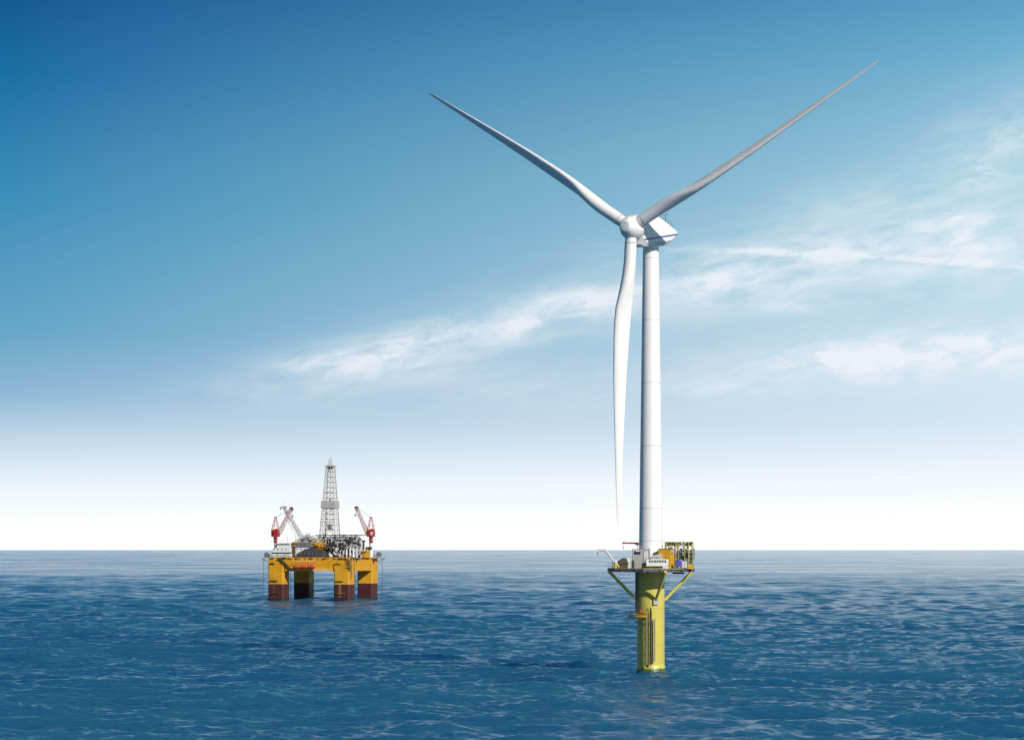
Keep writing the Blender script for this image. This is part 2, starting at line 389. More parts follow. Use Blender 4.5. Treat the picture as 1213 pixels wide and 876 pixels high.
#          a     zbot   ztop  half  bev
secs = [(2.0, -3.3, 2.6, 1.75, .5), (3.2, -3.6, 3.0, 2.0, .5), (5.0, -3.4, 3.3, 2.05, .5), (7.6, -3.05, 3.3, 2.05, .5), (11.0, -2.6, 2.5, 2.0, .5),
        (13.5, -2.0, 1.85, 1.9, .45), (15.2, -.9, 1.4, 1.8, .4), (16.3, -.2, 1.1, 1.6, .3)]
rings = []
for a, zb, zt, hw, bv in secs:
    ring = []
    bh = min(0.9, (zt-zb)*.3)
    pts = [(-hw+bv*1.6, zb), (hw-bv*1.6, zb), (hw, zb+bh), (hw, zt-bv), (hw-bv, zt), (-hw+bv, zt), (-hw, zt-bv), (-hw, zb+bh)]
    rings.append([N(a, x, z) for x, z in pts])
nb = MB(); nb.loft(rings, smooth=False); nac = nb.build('nacelle', M['white'], wt, bevel=0.12)
# blue stripe, a thin raised band along both flanks
def hw_at(a):
    for (a0, _, _, w0, _), (a1, _, _, w1, _) in zip(secs, secs[1:]):
        if a0 <= a <= a1: return w0+(w1-w0)*(a-a0)/(a1-a0)
    return secs[-1][3]
for sgn, nm in ((1, 'stripe'), (-1, 'stripe')):
    rg = []
    for i in range(25):
        a = 2.1+(16.25-2.1)*i/24; zc = -2.35+2.65*(a-2.1)/14.15; x = hw_at(a)
        rg.append([N(a, sgn*(x-.02), zc-.16), N(a, sgn*(x+.015), zc-.16), N(a, sgn*(x+.015), zc+.16), N(a, sgn*(x-.02), zc+.16)])
    sb = MB(); sb.loft(rg, smooth=False); sb.build(nm, M['stripe'], nac)
yb = MB(); e1 = Vector((1, 0, 0)); 
yb.lathe([(1.62, top_z-0.02), (1.72, top_z+.25), (1.72, top_z+1.0)], 64); yb.build('yaw_bearing', M['lgrey'], wt)
# roof rail, wind sensors
def roof(a):
    for s0, s1 in zip(secs, secs[1:]):
        if s0[0] <= a <= s1[0]: return s0[2]+(s1[2]-s0[2])*(a-s0[0])/(s1[0]-s0[0])
for sg in (-1.2, 1.2):
    pr = None; rl = MB()
    for i in range(8):
        a = 8.0+i*1.05; p = N(a, sg, roof(a)-.05); q = p+up_*0.95
        rl.tube(p, q, .035, .035, 5)
        if pr: rl.tube(pr, q, .03, .03, 5); rl.tube(pr-up_*.45, q-up_*.45, .025, .025, 5)
        pr = q
    rl.build('roof_railing', M['mgrey'], nac)
for a, s_, hh in ((13.4, .4, 2.3), (12.2, -.5, 1.9)):
    mm = MB(); p = N(a, s_, roof(a)-.1); q = p+up_*hh; mm.tube(p, q, .05, .04, 6)
    mm.tube(q-h_*.35, q+h_*.35, .035, .035, 5); mm.tube(q+h_*.35, q+h_*.35+up_*.25, .09, .09, 8); mm.tube(q-h_*.35, q-h_*.35+up_*.2, .12, .03, 8)
    mm.build('wind_sensor', M['dark'], nac)
hb = MB(); hb.box(N(8.2, 0, roof(8.2)+.1), (.9, .9, .7), -YAW); hb.build('roof_hatch', M['white2'], nac, bevel=.05)
# hub and nose
hm = MB(); ax = (h_, up_, n_)
prof = [(1.6, -2.5), (1.95, -2.2), (2.3, -1.5), (2.45, -.7), (2.43, .1), (2.25, .8), (1.92, 1.45), (1.6, 1.9), (1.38, 2.25), (1.22, 2.5)]
hm.lathe(prof, 64, ax, hub); ho = hm.build('hub', M['white'], wt)
nm_ = MB(); nm_.lathe([(1.20, 2.45), (1.18, 2.66), (1.08, 2.74), (.72, 2.78), (.69, 2.70), (.60, 2.70), (.57, 2.79), (.2, 2.82), (.02, 2.82)], 48, ax, hub); nm_.build('nose_cap', M['white2'], ho)
# blades
import bisect
ST = [(.054, 2.42, 0.0, 1.0, 44), (.075, 2.42, 0.0, 1.0, 44), (.115, 2.44, 0.0, .96, 44), (.155, 2.58, .12, .82, 44.5), (.20, 2.85, .36, .66, 45), (.27, 3.3, .90, .45, 43), (.32, 3.32, 1.04, .38, 42), (.37, 3.2, 1.07, .34, 41),
      (.50, 2.70, 1.04, .30, 39.5), (.66, 2.05, .76, .28, 38.5), (.81, 1.38, .45, .27, 38), (.92, .95, .20, .17, 37), (.975, .66, .07, .17, 37), (.993, .42, .02, .18, 37), (1.0, .12, 0, .2, 37)]
def interp(r):
    for s0, s1 in zip(ST, ST[1:]):
        if s0[0] <= r <= s1[0]+1e-9:
            t = (r-s0[0])/(s1[0]-s0[0]); return [x+(y-x)*t for x, y in zip(s0, s1)]
    return ST[-1]
def airfoil(th, blend, m=20):
    P = []
    for i in range(2*m):
        t = 2*math.pi*i/(2*m)
        cx, cy = math.cos(t)/2, math.sin(t)/2           # circle, +x = rounded leading edge
        x = (1-math.cos(t))/2                            # 0 at LE
        xx = (1-math.cos(t))/2
        yt = th/0.2*(0.2969*math.sqrt(max(xx, 0))-0.126*xx-0.3516*xx*xx+0.2843*xx**3-0.1015*xx**4)
        ax_, ay_ = 0.5-xx, math.copysign(yt, math.sin(t)) + 0.025*math.sin(math.pi*xx)*(1-blend)
        P.append((cx*blend+ax_*(1-blend), cy*blend+ay_*(1-blend)))
    return P
for a0 in (150, 30, 270):
    a = R(a0)+PH
    d = (h_*math.cos(a)+up_*math.sin(a))*math.cos(CONE)+n_*math.sin(CONE)
    # tangential direction, clockwise as seen from the front
    t_ = (h_*math.sin(a)-up_*math.cos(a))
    if True:
        bl = MB(); rings = []
        rs = [0.054+0.946*i/70 for i in range(71)]+[.985, .993, .997]; rs.sort()
        for r_ in rs:
            _, ch, off, th, be = interp(min(r_, 1.0))
            blend = max(0.0, min(1.0, (th-.42)/.52)); blend = blend*blend*(3-2*blend)
            b_ = R(be); c = t_*math.cos(b_)+n_*math.sin(b_); q = d.cross(c)
            o_ = hub+d*(r_*RR)+c*off
            rings.append([o_+c*(x*ch)+q*(y*ch) for x, y in airfoil(th, blend)])
        bl.loft(rings); bo = bl.build('blade', M['white'], wt)
        ck = MB(); e1 = t_; e2 = d.cross(t_)
        ck.lathe([(1.16, 1.4), (1.16, 3.12)], 40, (e1, e2, d), hub); ck.build('root_sleeve', M['white'], bo)
        ck = MB(); ck.lathe([(1.08, 3.06), (1.12, 3.10), (1.12, 3.26), (1.08, 3.3)], 40, (e1, e2, d), hub); ck.build('root_seal', M['dark'], bo)

# ============================================================ FOUNDATION
FR = R(9.0)
fd = thing('turbine_foundation', 'yellow cylindrical foundation standing in the sea with a braced deck under the white tower', 'foundation', (TX, TY, 0), FR)
pl = MB(); pl.lathe([(2.95, -12), (2.95, 1.05), (2.80, 1.25), (2.80, 1.5), (2.78, DZ-.5)], 96); pile = pl.build('pile', M['pile'], fd)
pf = MB(); pf.lathe([(3.0, -8), (3.0, .10), (2.97, .16)], 64); pf.build('algae_band', M['pilefoot'], pile)
for z in (2.0, 5.6, 9.3, 13.0):
    rg = MB(); rg.lathe([(2.79, z-.03), (2.80, z-.015), (2.80, z+.015), (2.79, z+.03)], 96); rg.build('weld_seam', M['frame'], pile)
AP = 8.75
octo = [(AP*math.cos(R(22.5+45*i))*1.03, AP*math.sin(R(22.5+45*i))*1.03) for i in range(8)]
dk = MB(); dk.prism(octo, DZ-.10, DZ); deck = dk.build('deck_plate', M['grating'], fd)
eb = MB()
for i in range(8):
    p, q = Vector(octo[i]), Vector(octo[(i+1) % 8]); c = (p+q)/2; L = (q-p).length; ang = math.atan2((q-p).y, (q-p).x)
    eb.box((c.x*.995, c.y*.995, DZ-.36), (L-.05, .16, .5), ang)
eb.build('edge_beam', M['deck'], fd)
gb = MB()
for i in range(-3, 4):
    x = i*2.4; yy_ = 8.6 if abs(i) < 2 else (7.9 if abs(i) == 2 else 5.4)
    if abs(x) < 2.8:
        gb.span(x-.1, x+.1, 3.0, yy_, DZ-.52, DZ-.104); gb.span(x-.1, x+.1, -yy_, -3.0, DZ-.52, DZ-.104)
    else: gb.span(x-.1, x+.1, -yy_, yy_, DZ-.52, DZ-.104)
gb.build('floor_beam', M['deck'], fd)
# diagonal struts
for ang in (0, 90, 180, 277):
    a = R(ang); o_ = Vector((math.cos(a), math.sin(a), 0))
    ds = MB(); ds.tube(o_*8.7+Vector((0, 0, DZ-.55)), o_*2.9+Vector((0, 0, 14.55)), .31, .31, 20); st = ds.build('diagonal_brace', M['pile'], fd)
    if ang != 277: continue
    pd = MB(); pd.box(o_*2.95+Vector((0, 0, 14.35)), (.5, 1.1, 1.3), a); pd.build('brace_foot', M['grey'], st, bevel=.04)
# railing round the deck
def railing(pts, z, h=1.1, step=1.5, r=.028, closed=True):
    mb = MB(); L = list(zip(pts, pts[1:]+pts[:1])) if closed else list(zip(pts, pts[1:]))
    for p, q in L:
        p = Vector((p[0], p[1], z)); q = Vector((q[0], q[1], z)); n = max(1, int((q-p).length/step))
        for i in range(n+1): c = p.lerp(q, i/n); mb.tube(c, c+Vector((0, 0, h)), r, r, 5)
        for k in (h, h*.55): mb.tube(p+Vector((0, 0, k)), q+Vector((0, 0, k)), r, r, 5)
        mb.box((p+q)/2+Vector((0, 0, .08)), ((q-p).length, .02, .14), math.atan2((q-p).y, (q-p).x))
    return mb
railing([(x*.985, y*.985) for x, y in octo], DZ, r=.024).build('railing', M['frame'], fd)
# cable pipes and ladder down the left flank of the pile
def pang(deg, r=2.78):    # angle measured from the camera-facing direction, + to the right, in foundation coordinates
    a = R(-90+deg)-FR; return Vector((r*math.cos(a), r*math.sin(a), 0))
for dg in (-84, -78):
    jt = MB(); p = pang(dg, 3.1); jt.tube(p+Vector((0, 0, DZ-.6)), p+Vector((0, 0, 12.2 if dg == -84 else 11.4)), .13, .13, 10)
    for z in (19, 17, 15, 13): jt.tube(pang(dg, 2.7)+Vector((0, 0, z)), p+Vector((0, 0, z)), .06, .06, 6)
    jt.build('cable_pipe', M['mgrey'], fd)
def ladder(mb, p0, p1, wd, step, tang, r=.05, rr=.03):
    p0 = Vector(p0); p1 = Vector(p1)
    mb.tube(p0-tang*wd/2, p1-tang*wd/2, r, r, 6); mb.tube(p0+tang*wd/2, p1+tang*wd/2, r, r, 6)
    n = int((p1-p0).length/step)
    for i in range(1, n): c = p0.lerp(p1, i/n); mb.tube(c-tang*wd/2, c+tang*wd/2, rr, rr, 5)
p = pang(-68, 3.0); tg = pang(22, 1)
ul = MB(); ladder(ul, p+Vector((0, 0, 11.9)), p+Vector((0, 0, DZ-.5)), .5, .35, tg); ul.build('upper_ladder', M['dark'], fd)
# boat landing
for dg0, dg1, tn in ((-18, -7, 0), (8, 8, 1)):
    pass
bl_ = MB(); tn = pang(84, 1.0)
pA, pB, pC = pang(-17, 3.55), pang(-4, 3.55), pang(10, 3.45)
bl_.tube(pA+Vector((0, 0, 1.6)), pA+Vector((0, 0, 12.4)), .12, .12, 10)
for i in range(7):
    z = 2.4+i*1.55
    for q, dg in ((pA, -20), (pB, -1)): bl_.tube(pang(dg, 2.75)+Vector((0, 0, z)), q+Vector((0, 0, z)), .07, .07, 6)
bl_.build('boat_landing', M['beige'], fd)
bl_ = MB(); bl_.tube(pB+Vector((0, 0, 1.6)), pB+Vector((0, 0, 12.6)), .20, .20, 10); bl_.build('fender_post', M['dark'], fd)
la = MB(); pm = (pA+pB)/2; ladder(la, pm+Vector((0, 0, 1.4)), pm+Vector((0, 0, 13.1)), .75, .34, (pB-pA).normalized(), .10, .06)
for i in range(9):
    z = 3.2+i*1.1; la.tube(pm+(pB-pA)*.2+Vector((0, 0, z)), pB+Vector((0, 0, z+.35)), .03, .03, 5); la.tube(pm-(pB-pA)*.2+Vector((0, 0, z)), pA+Vector((0, 0, z+.35)), .03, .03, 5)
la.build('access_ladder', M['dark'], fd)
rp = MB(); rp.tube(pC+Vector((0, 0, 2.2)), pC+Vector((0, 0, 10.9)), .15, .15, 8)
for i in range(5): z = 2.9+i*1.75; rp.tube(pang(10, 2.75)+Vector((0, 0, z)), pC+Vector((0, 0, z)), .05, .05, 6); rp.tube(pB+Vector((0, 0, z)), pC+Vector((0, 0, z+.1)), .045, .045, 6)
rp.build('fender_rail', M['beige'], fd)
# intermediate platform on the left
Lp = MB(); 
outer = [pang(d, 4.7) for d in range(-92, -9, 10)]; inner = [pang(d, 2.7) for d in range(-12, -96, -10)]
Lp.prism([(q.x, q.y) for q in outer+inner], 11.35, 11.5); 
Lp.prism([(q.x, q.y) for q in [pang(d, 4.75) for d in range(-92, -9, 10)]+[pang(d, 4.6) for d in range(-12, -96, -10)]], 11.2, 11.348); lpo = Lp.build('landing_platform', M['oyellow'], fd)
railing([(q.x, q.y) for q in [pang(d, 4.6) for d in range(-92, -9, 10)]], 11.5, r=.03, closed=False).build('platform_railing', M['frame'], lpo)
for d in (-85, -50, -18):
    kb = MB(); kb.tube(pang(d, 4.4)+Vector((0, 0, 11.3)), pang(d, 2.75)+Vector((0, 0, 9.9)), .08, .08, 8); kb.build('bracket', M['frame'], lpo)
lb = MB(); q = pang(-45, 3.3); lb.tube(q+Vector((0, 0, 12.1)), q+Vector((0, 0, 12.75)), .28, .28, 14); lb.tube(q+Vector((0, 0, 11.5)), q+Vector((0, 0, 12.1)), .08, .08, 8)
lo = lb.build('rescue_ring_case', M['red'], fd)
# walkway slung under the deck
uw = MB(); uw.span(4.0, 6.2, -3.5, -2.2, DZ-1.05, DZ-.72); uw.tube((4.2, -2.8, DZ-.75), (4.2, -2.8, DZ-.5), .05, .05, 5); uw.tube((6, -2.8, DZ-.75), (6, -2.8, DZ-.5), .05, .05, 5)
uw.build('underdeck_cable_tray', M['black'], fd)

# ------------------------------------------------------------ equipment on the turbine deck
def WX(pxx, Y): return (pxx-606.5)/F*Y
def WZ(pyy, Y): return CAMZ+(650-pyy)/F*Y
def ddep(dy): return TY+dy
TOP = DZ+.004
# white gooseneck davit
Y = ddep(-3.0); X0 = WX(729, Y)
t = thing('davit_crane', 'white gooseneck davit crane on a yellow post at the left edge of the turbine deck', 'crane', (X0, Y, TOP))
def lw(pxx, pyy): return Vector((WX(pxx, Y)-X0, 0, WZ(pyy, Y)-TOP))
b = MB(); b.tube((0, 0, 0), (0, 0, 1.35), .36, .30, 18); b.tube((0, 0, 0), (0, 0, .1), .55, .55, 18); b.build('post', M['oyellow'], t)
b = MB(); b.tube((0, 0, 1.30), (0, 0, 1.62), .36, .33, 18); b.tube((.15, 0, 1.4), (.75, 0, .25), .12, .10, 8); b.build('slewing_head', M['white2'], t)
arm = MB(); arm.path([lw(729, 667.2), lw(718, 652.6), lw(716.6, 651.4), lw(708.6, 651.0)], .20, 12); arm.build('arm', M['lgrey'], t)
b = MB(); b.box(lw(716.5, 650.2), (.3, .25, .35)); b.build('winch_motor', M['lgrey'], t)
b = MB(); b.tube(lw(708.6, 651.0)+Vector((0, -.15, 0)), lw(708.6, 651.0)+Vector((0, .15, 0)), .28, .28, 14); b.build('sheave', M['lgrey'], t)
b = MB(); b.tube(lw(708.2, 651.4), lw(708.2, 654.0), .03, .03, 5); b.tube(lw(708.2, 653.8), lw(708.2, 656.8), .16, .10, 10); b.build('hook_block', M['mgrey'], t)
# canvas covered store
Y = ddep(-1.5); X0 = WX(737, Y)
t = thing('canvas_shelter', 'low shelter with a dark brown canvas roof between davit and grey container', 'shelter', (X0, Y, TOP), R(-14))
b = MB(); b.box((0.1, 0, .5), (2.5, 2.6, 1.0)); b.build('box', M['mud'], t)
b = MB(); b.loft([[(-1.45, y*1.5, 1.004), (1.5, y*1.5, 1.004), (1.05, y, 2.1), (.25, y, 2.2)] for y in (-1, 1)], smooth=False); b.build('roof', M['tarp'], t, bevel=.06)
b = MB(); b.path([(-1.7, -1.6, 1.9), (-1.7, -1.6, 2.45), (.2, -1.6, 2.45)], .05, 6); b.tube((-1.7, -1.6, 0), (-1.7, -1.6, 1.9), .04, .04, 6); b.build('pipe_frame', M['lgrey'], t)
Y = ddep(-2.4); b = MB(); X0 = WX(744.6, Y)
o = thing('tall_panel', 'narrow white upright panel right beside the brown canvas roof', 'panel', (X0, Y, TOP), R(-10))
b = MB(); b.loft([[(-.3, -.12, 0), (.45, -.12, 0), (.45, .12, 0), (-.3, .12, 0)], [(-.3, -.12, 2.0), (.3, -.12, 2.0), (.3, .12, 2.0), (-.3, .12, 2.0)], [(-.4, -.12, 2.25), (.1, -.12, 2.3), (.1, .12, 2.3), (-.4, .12, 2.25)]], smooth=False); b.build('sheet', M['white2'], o)
b = MB(); b.box((.9, .1, .75), (.5, .6, 1.5)); b.box((.9, .1, 1.62), (.34, .4, .22)); b.build('junction_box', M['dark'], o, bevel=.03)
# grey container with open frame
Y = ddep(-1.2); X0 = WX(756, Y)
t = thing('equipment_container', 'tall grey ribbed container left of the tower foot with a black intake', 'container', (X0, Y, TOP), R(-4))
b = MB(); b.span(-1.12, 1.05, -1.2, 1.2, .1, 3.9)
for i in range(8): x = -.98+i*.27; b.box((x, -1.23, 2.0), (.09, .055, 3.6))
b.build('shell', M['grey'], t)
b = MB()
for x in (-1.17, 1.10, 2.35):
    for y in (-1.25, 1.25): b.tube((x, y, 0), (x, y, 4.02), .055, .055, 6)
for y in (-1.25, 1.25): b.tube((-1.17, y, 4.02), (2.35, y, 4.02), .055, .055, 6); b.tube((-1.17, y, .05), (2.35, y, .05), .06, .06, 6)
for x in (-1.17, 1.10, 2.35): b.tube((x, -1.25, 4.02), (x, 1.25, 4.02), .05, .05, 6)
b.tube((1.1, -1.25, 2.2), (2.35, -1.25, 2.2), .035, .035, 5); b.build('open_frame', M['mgrey'], t)
b = MB(); b.box((-.1, -1.36, 3.35), (1.15, .22, .62)); b.build('intake', M['black'], t, bevel=.03)
b = MB(); b.box((-.1, -1.49, 3.58), (.8, .05, .2)); b.build('hood', M['lgrey'], t)
# red jib crane on the container top
cz = TOP+4.09
t = thing('jib_crane', 'dark red jib crane with a long horizontal arm above the grey container', 'crane', (WX(755.3, Y), Y, cz))
b = MB(); b.tube((0, 0, 0), (0, 0, .75), .14, .12, 10); b.box((0, 0, .04), (.5, .5, .06)); b.build('post', M['lgrey'], t)
b = MB(); b.loft([[(.25, -.15, .72), (.25, .15, .72), (.25, .15, 1.25), (.25, -.15, 1.25)], [(-.35, -.15, .75), (-.35, .15, .75), (-.35, .15, 1.3), (-.35, -.15, 1.3)], [(-.6, -.13, .98), (-.6, .13, .98), (-.6, .13, 1.3), (-.6, -.13, 1.3)], [(-2.85, -.12, 1.02), (-2.85, .12, 1.02), (-2.85, .12, 1.28), (-2.85, -.12, 1.28)]], smooth=False); b.build('arm', M['darkred'], t)
b = MB(); b.tube((-2.95, -.14, 1.15), (-2.95, .14, 1.15), .2, .2, 12); b.box((-2.72, 0, 1.17), (.4, .3, .36)); b.build('arm_tip', M['red'], t)
b = MB(); b.tube((-2.95, 0, 1.0), (-2.95, 0, .35), .025, .025, 5); b.tube((-2.95, 0, .38), (-2.95, 0, -.1), .09, .07, 8); b.build('hook', M['red'], t)
# winch and cable reels
Y = ddep(-5.0); X0 = WX(764.5, Y)
t = thing('winch', 'small dark winch with a round drum between grey container and white cabin', 'winch', (X0, Y, TOP), R(8))
b = MB(); b.box((0, 0, .12), (1.6, 1.0, .24)); b.box((-.62, 0, .62), (.12, .8, .9)); b.box((.62, 0, .62), (.12, .8, .9)); b.build('frame', M['mgrey'], t)
b = MB(); b.tube((-.55, 0, .85), (.55, 0, .85), .3, .3, 16); b.tube((-.5, 0, .85), (-.44, 0, .85), .5, .5, 18); b.tube((.44, 0, .85), (.5, 0, .85), .5, .5, 18); b.build('drum', M['dark'], t)
b = MB(); b.box((.95, 0, 1.05), (.4, .5, .5)); b.tube((.9, 0, 1.3), (.6, 0, 1.7), .04, .04, 5); b.build('motor', M['dark'], t)
# white cabin with a row of dark windows
Y = ddep(-6.0); X0 = WX(778.5, Y)
t = thing('control_cabin', 'long low white cabin with a row of dark windows in front of the tower foot', 'cabin', (X0, Y, TOP), R(0))
b = MB(); b.span(-2.25, 2.2, -.9, .9, .62, 1.95); b.span(1.0, 2.2, -.9, .9, .1, .618); cab = b.build('body', M['white2'], t, bevel=.03)
for i in range(7):
    x = -1.55+i*.52; b = MB(); b.box((x, -.915, 1.55), (.34, .06, .44)); wn = b.build('window', M['glass'], cab)
b = MB(); b.span(-2.25, .95, -.85, .85, .1, .30); b.build('skid', M['mud'], t)
b = MB(); b.span(-2.3, .95, -.95, .95, .52, .612); b.build('floor_frame', M['seam'], t)
# pitched grey housing
Y = ddep(-4.0); X0 = WX(777, Y)
t = thing('generator_housing', 'grey housing with a sloping lid behind the white cabin and left of the yellow container', 'housing', (X0, Y, TOP))
b = MB(); b.loft([[(-1.05, y, 0), (1.25, y, 0), (1.25, y, 3.05), (.75, y, 3.05), (-1.05, y, 2.55)] for y in (-.8, .8)], smooth=False); b.build('shell', M['grey'], t, bevel=.04)
for i in range(5): b = MB(); b.box((-.7+i*.36, -.83, 2.3), (.1, .04, .35)); b.build('louvre', M['mgrey'], t)
# yellow container
Y = ddep(-3.2); X0 = WX(790, Y)
t = thing('transformer_container', 'tall orange-yellow container right of the tower foot', 'container', (X0, Y, TOP), R(-22))
b = MB(); b.span(-1.42, 1.15, -1.25, 1.25, .08, 4.0)
for i in range(9): b.box((-1.25+i*.285, -1.265, 2.0), (.10, .045, 3.6))
for i in range(7): b.box((1.165, -1.0+i*.33, 2.0), (.045, .10, 3.6))
b.build('shell', M['oyellow'], t)
b = MB(); b.span(-1.48, 1.21, -1.31, 1.31, 4.0, 4.1); b.build('roof', M['mud'], t)
b = MB(); b.span(-1.48, 1.21, -1.31, 1.31, 0, .078); b.build('base_frame', M['mud'], t)
b = MB(); b.box((1.32, -.3, 3.55), (.3, .9, .75)); b.build('fan_unit', M['grey'], t, bevel=.03)
# steel pipe frame with equipment
Y = ddep(-.5); xa, xb = WX(788.6, Y), WX(820.6, Y); X0 = (xa+xb)/2; hwid = (xb-xa)/2
t = thing('pipe_rack', 'olive yellow steel pipe rack two storeys high at the right edge of the turbine deck', 'pipe rack', (X0, Y, TOP), 0)
b = MB(); H = WZ(641.3, Y)-TOP
posts = [-hwid, -hwid+1.95, -hwid+2.5, -.0+1.0, hwid-1.0, hwid-.08]
for x in posts:
    for y in (-1.4, 1.4): b.box((x, y, H/2), (.17, .17, H))
for z in (H-.08, H-.9):
    for y in (-1.4, 1.4): b.box((0, y, z), (2*hwid+.2, .14, .16))
    for x in posts: b.box((x, 0, z), (.12, 2.66, .14))
b.box((hwid*.5, -1.4, H-2.05), (hwid, .12, .12)); b.box((hwid*.5, 1.4, H-2.05), (hwid, .12, .12))
for k in range(9):
    x0 = -hwid+k*2*hwid/9; x1 = x0+2*hwid/9
    b.tube((x0, -1.4, H-.9), (x1, -1.4, H-.08), .05, .05, 5); b.tube((x1, 1.4, H-.9), (x0, 1.4, H-.08), .05, .05, 5)
for z in (.9, 1.7, 2.5, 3.4): b.box((hwid-.5, -1.4, z), (1.0, .08, .1))
b.build('steel_frame', M['frame'], t)
random.seed(4)
b = MB()
for k in range(60):
    x = random.uniform(-hwid+.3, hwid-.3); y = random.uniform(-1.1, 1.1); b.box((x, y, H-.45+random.uniform(-.2, .2)), (random.uniform(.2, .7), .3, random.uniform(.15, .5)))
b.build('cable_trays', M['dark'], t)
for k in range(22):
    b = MB(); x = random.uniform(-.3, hwid-.9); y = random.uniform(-1.2, 1.0); z = random.uniform(1.9, H-2.0)
    if k % 2: b.tube((x, y, z), (x, y, z+random.uniform(.5, 1.8)), .09, .09, 8); b.build('pipe', M['dark'], t)
    else: b.box((x, y, z+.3), (random.uniform(.2, .5), .35, random.uniform(.3, .9))); b.build('valve_box', M['dark'], t)
for k in range(9):
    b = MB(); b.box((-hwid+2.4+k*.42, .6, 2.0+(k % 3)*.5), (.34, .8, 2.4-(k % 2)*.8)); b.build('switch_cabinet', M['dark'] if k % 2 else M['mgrey'], t)
b = MB(); b.tube((hwid-.45, -.6, .9), (hwid-.45, -.6, 3.9), .14, .14, 10)
b.build('riser_pipe', M['dark'], t)
for k in range(10):
    b = MB(); x = random.uniform(-.6, hwid-.9); b.box((x, random.uniform(-1.3, 0), random.uniform(1.6, H-1.4)), (.28, .25, random.uniform(.3, .7))); b.build('instrument_box', M['lgrey'], t)
b = MB(); b.box((-hwid+.9, -.4, H-1.15), (.9, .8, .5)); b.build('cooler', M['lgrey'], t)
# tank, locker, skid
Y = ddep(-5.0); X0 = WX(803.8, Y)
t = thing('blue_tank', 'blue tank on a dark skid between the yellow container and the pale locker', 'tank', (X0, Y, TOP))
b = MB(); b.loft([[(x, y, .45), (x, -y, .45), (x, -y, 1.35), (x, -y*.6, 1.62), (x, y*.6, 1.62), (x, y, 1.35)] for x, y in ((-.62, -.55), (.62, -.55))], smooth=False); b.build('vessel', M['blue'], t, bevel=.08)
b = MB(); b.box((-.4, 0, .22), (.22, 1.0, .44)); b.box((.4, 0, .22), (.22, 1.0, .44)); b.box((0, 0, .1), (1.3, 1.0, .1)); b.build('skid', M['mud'], t)
b = MB(); b.tube((0, 0, 1.6), (0, 0, 1.78), .12, .12, 10); b.build('cap', M['dark'], t)
Y = ddep(-5.0); X0 = WX(810.6, Y)
t = thing('storage_locker', 'pale grey square locker between the blue tank and the right corner of the deck', 'locker', (X0, Y, TOP))
b = MB(); b.span(-.52, .52, -.5, .5, .22, 1.55); bo = b.build('body', M['lgrey'], t, bevel=.03)
b = MB(); b.box((.0, -.515, .9), (.02, .03, 1.15)); b.box((.1, -.53, .95), (.05, .05, .3)); b.build('door_handle', M['mgrey'], bo)
for x in (-.42, .42): b = MB(); b.box((x, 0, .11), (.14, .9, .2)); b.build('foot', M['oyellow'], t)
Y = ddep(-4.4); X0 = WX(817.6, Y)
t = thing('pump_skid', 'low orange-yellow pump skid at the right corner of the turbine deck', 'pump', (X0, Y, TOP))
b = MB(); b.box((0, 0, .12), (1.1, .9, .22)); b.box((0, 0, .72), (.9, .12, .08)); 
for x in (-.45, .45): b.box((x, 0, .5), (.1, .12, .5))
b.build('base_frame', M['oyellow'], t)
b = MB(); b.tube((-.35, 0, .45), (.3, 0, .45), .18, .18, 12); b.tube((.1, 0, .45), (.1, 0, .9), .08, .08, 8); b.build('pump_body', M['oyellow'], t)

# ============================================================ DRILLING RIG
RD = 1033.0; RPH = R(-15.0)
RX = (365.5-606.5)/F*RD
cp, sp_ = math.cos(RPH), math.sin(RPH)
def rig(pxx, pyy, wv_):
    """photo column/row at rig-local depth -> rig-local (u, w, z)"""
    k = (pxx-606.5)/F
    # X = RX + u*cp - w*sp ; Y = RD + u*sp + w*cp ; X = k*Y
    uu = (k*(RD+wv_*cp)-RX+wv_*sp_)/(cp-k*sp_)
    Yw = RD+uu*sp_+wv_*cp
    return Vector((uu, wv_, CAMZ+(650-pyy)/F*Yw))
def rworld(p): return Vector((RX+p.x*cp-p.y*sp_, RD+p.x*sp_+p.y*cp, p.z))
W2, DP = 21.1, 43.0
rg = thing('drilling_rig', 'yellow semi-submersible drilling rig on four columns with a tall lattice derrick, far out left', 'drilling rig', (RX, RD, 0), RPH)
HB, HT = 14.2, 20.9
hl = MB()
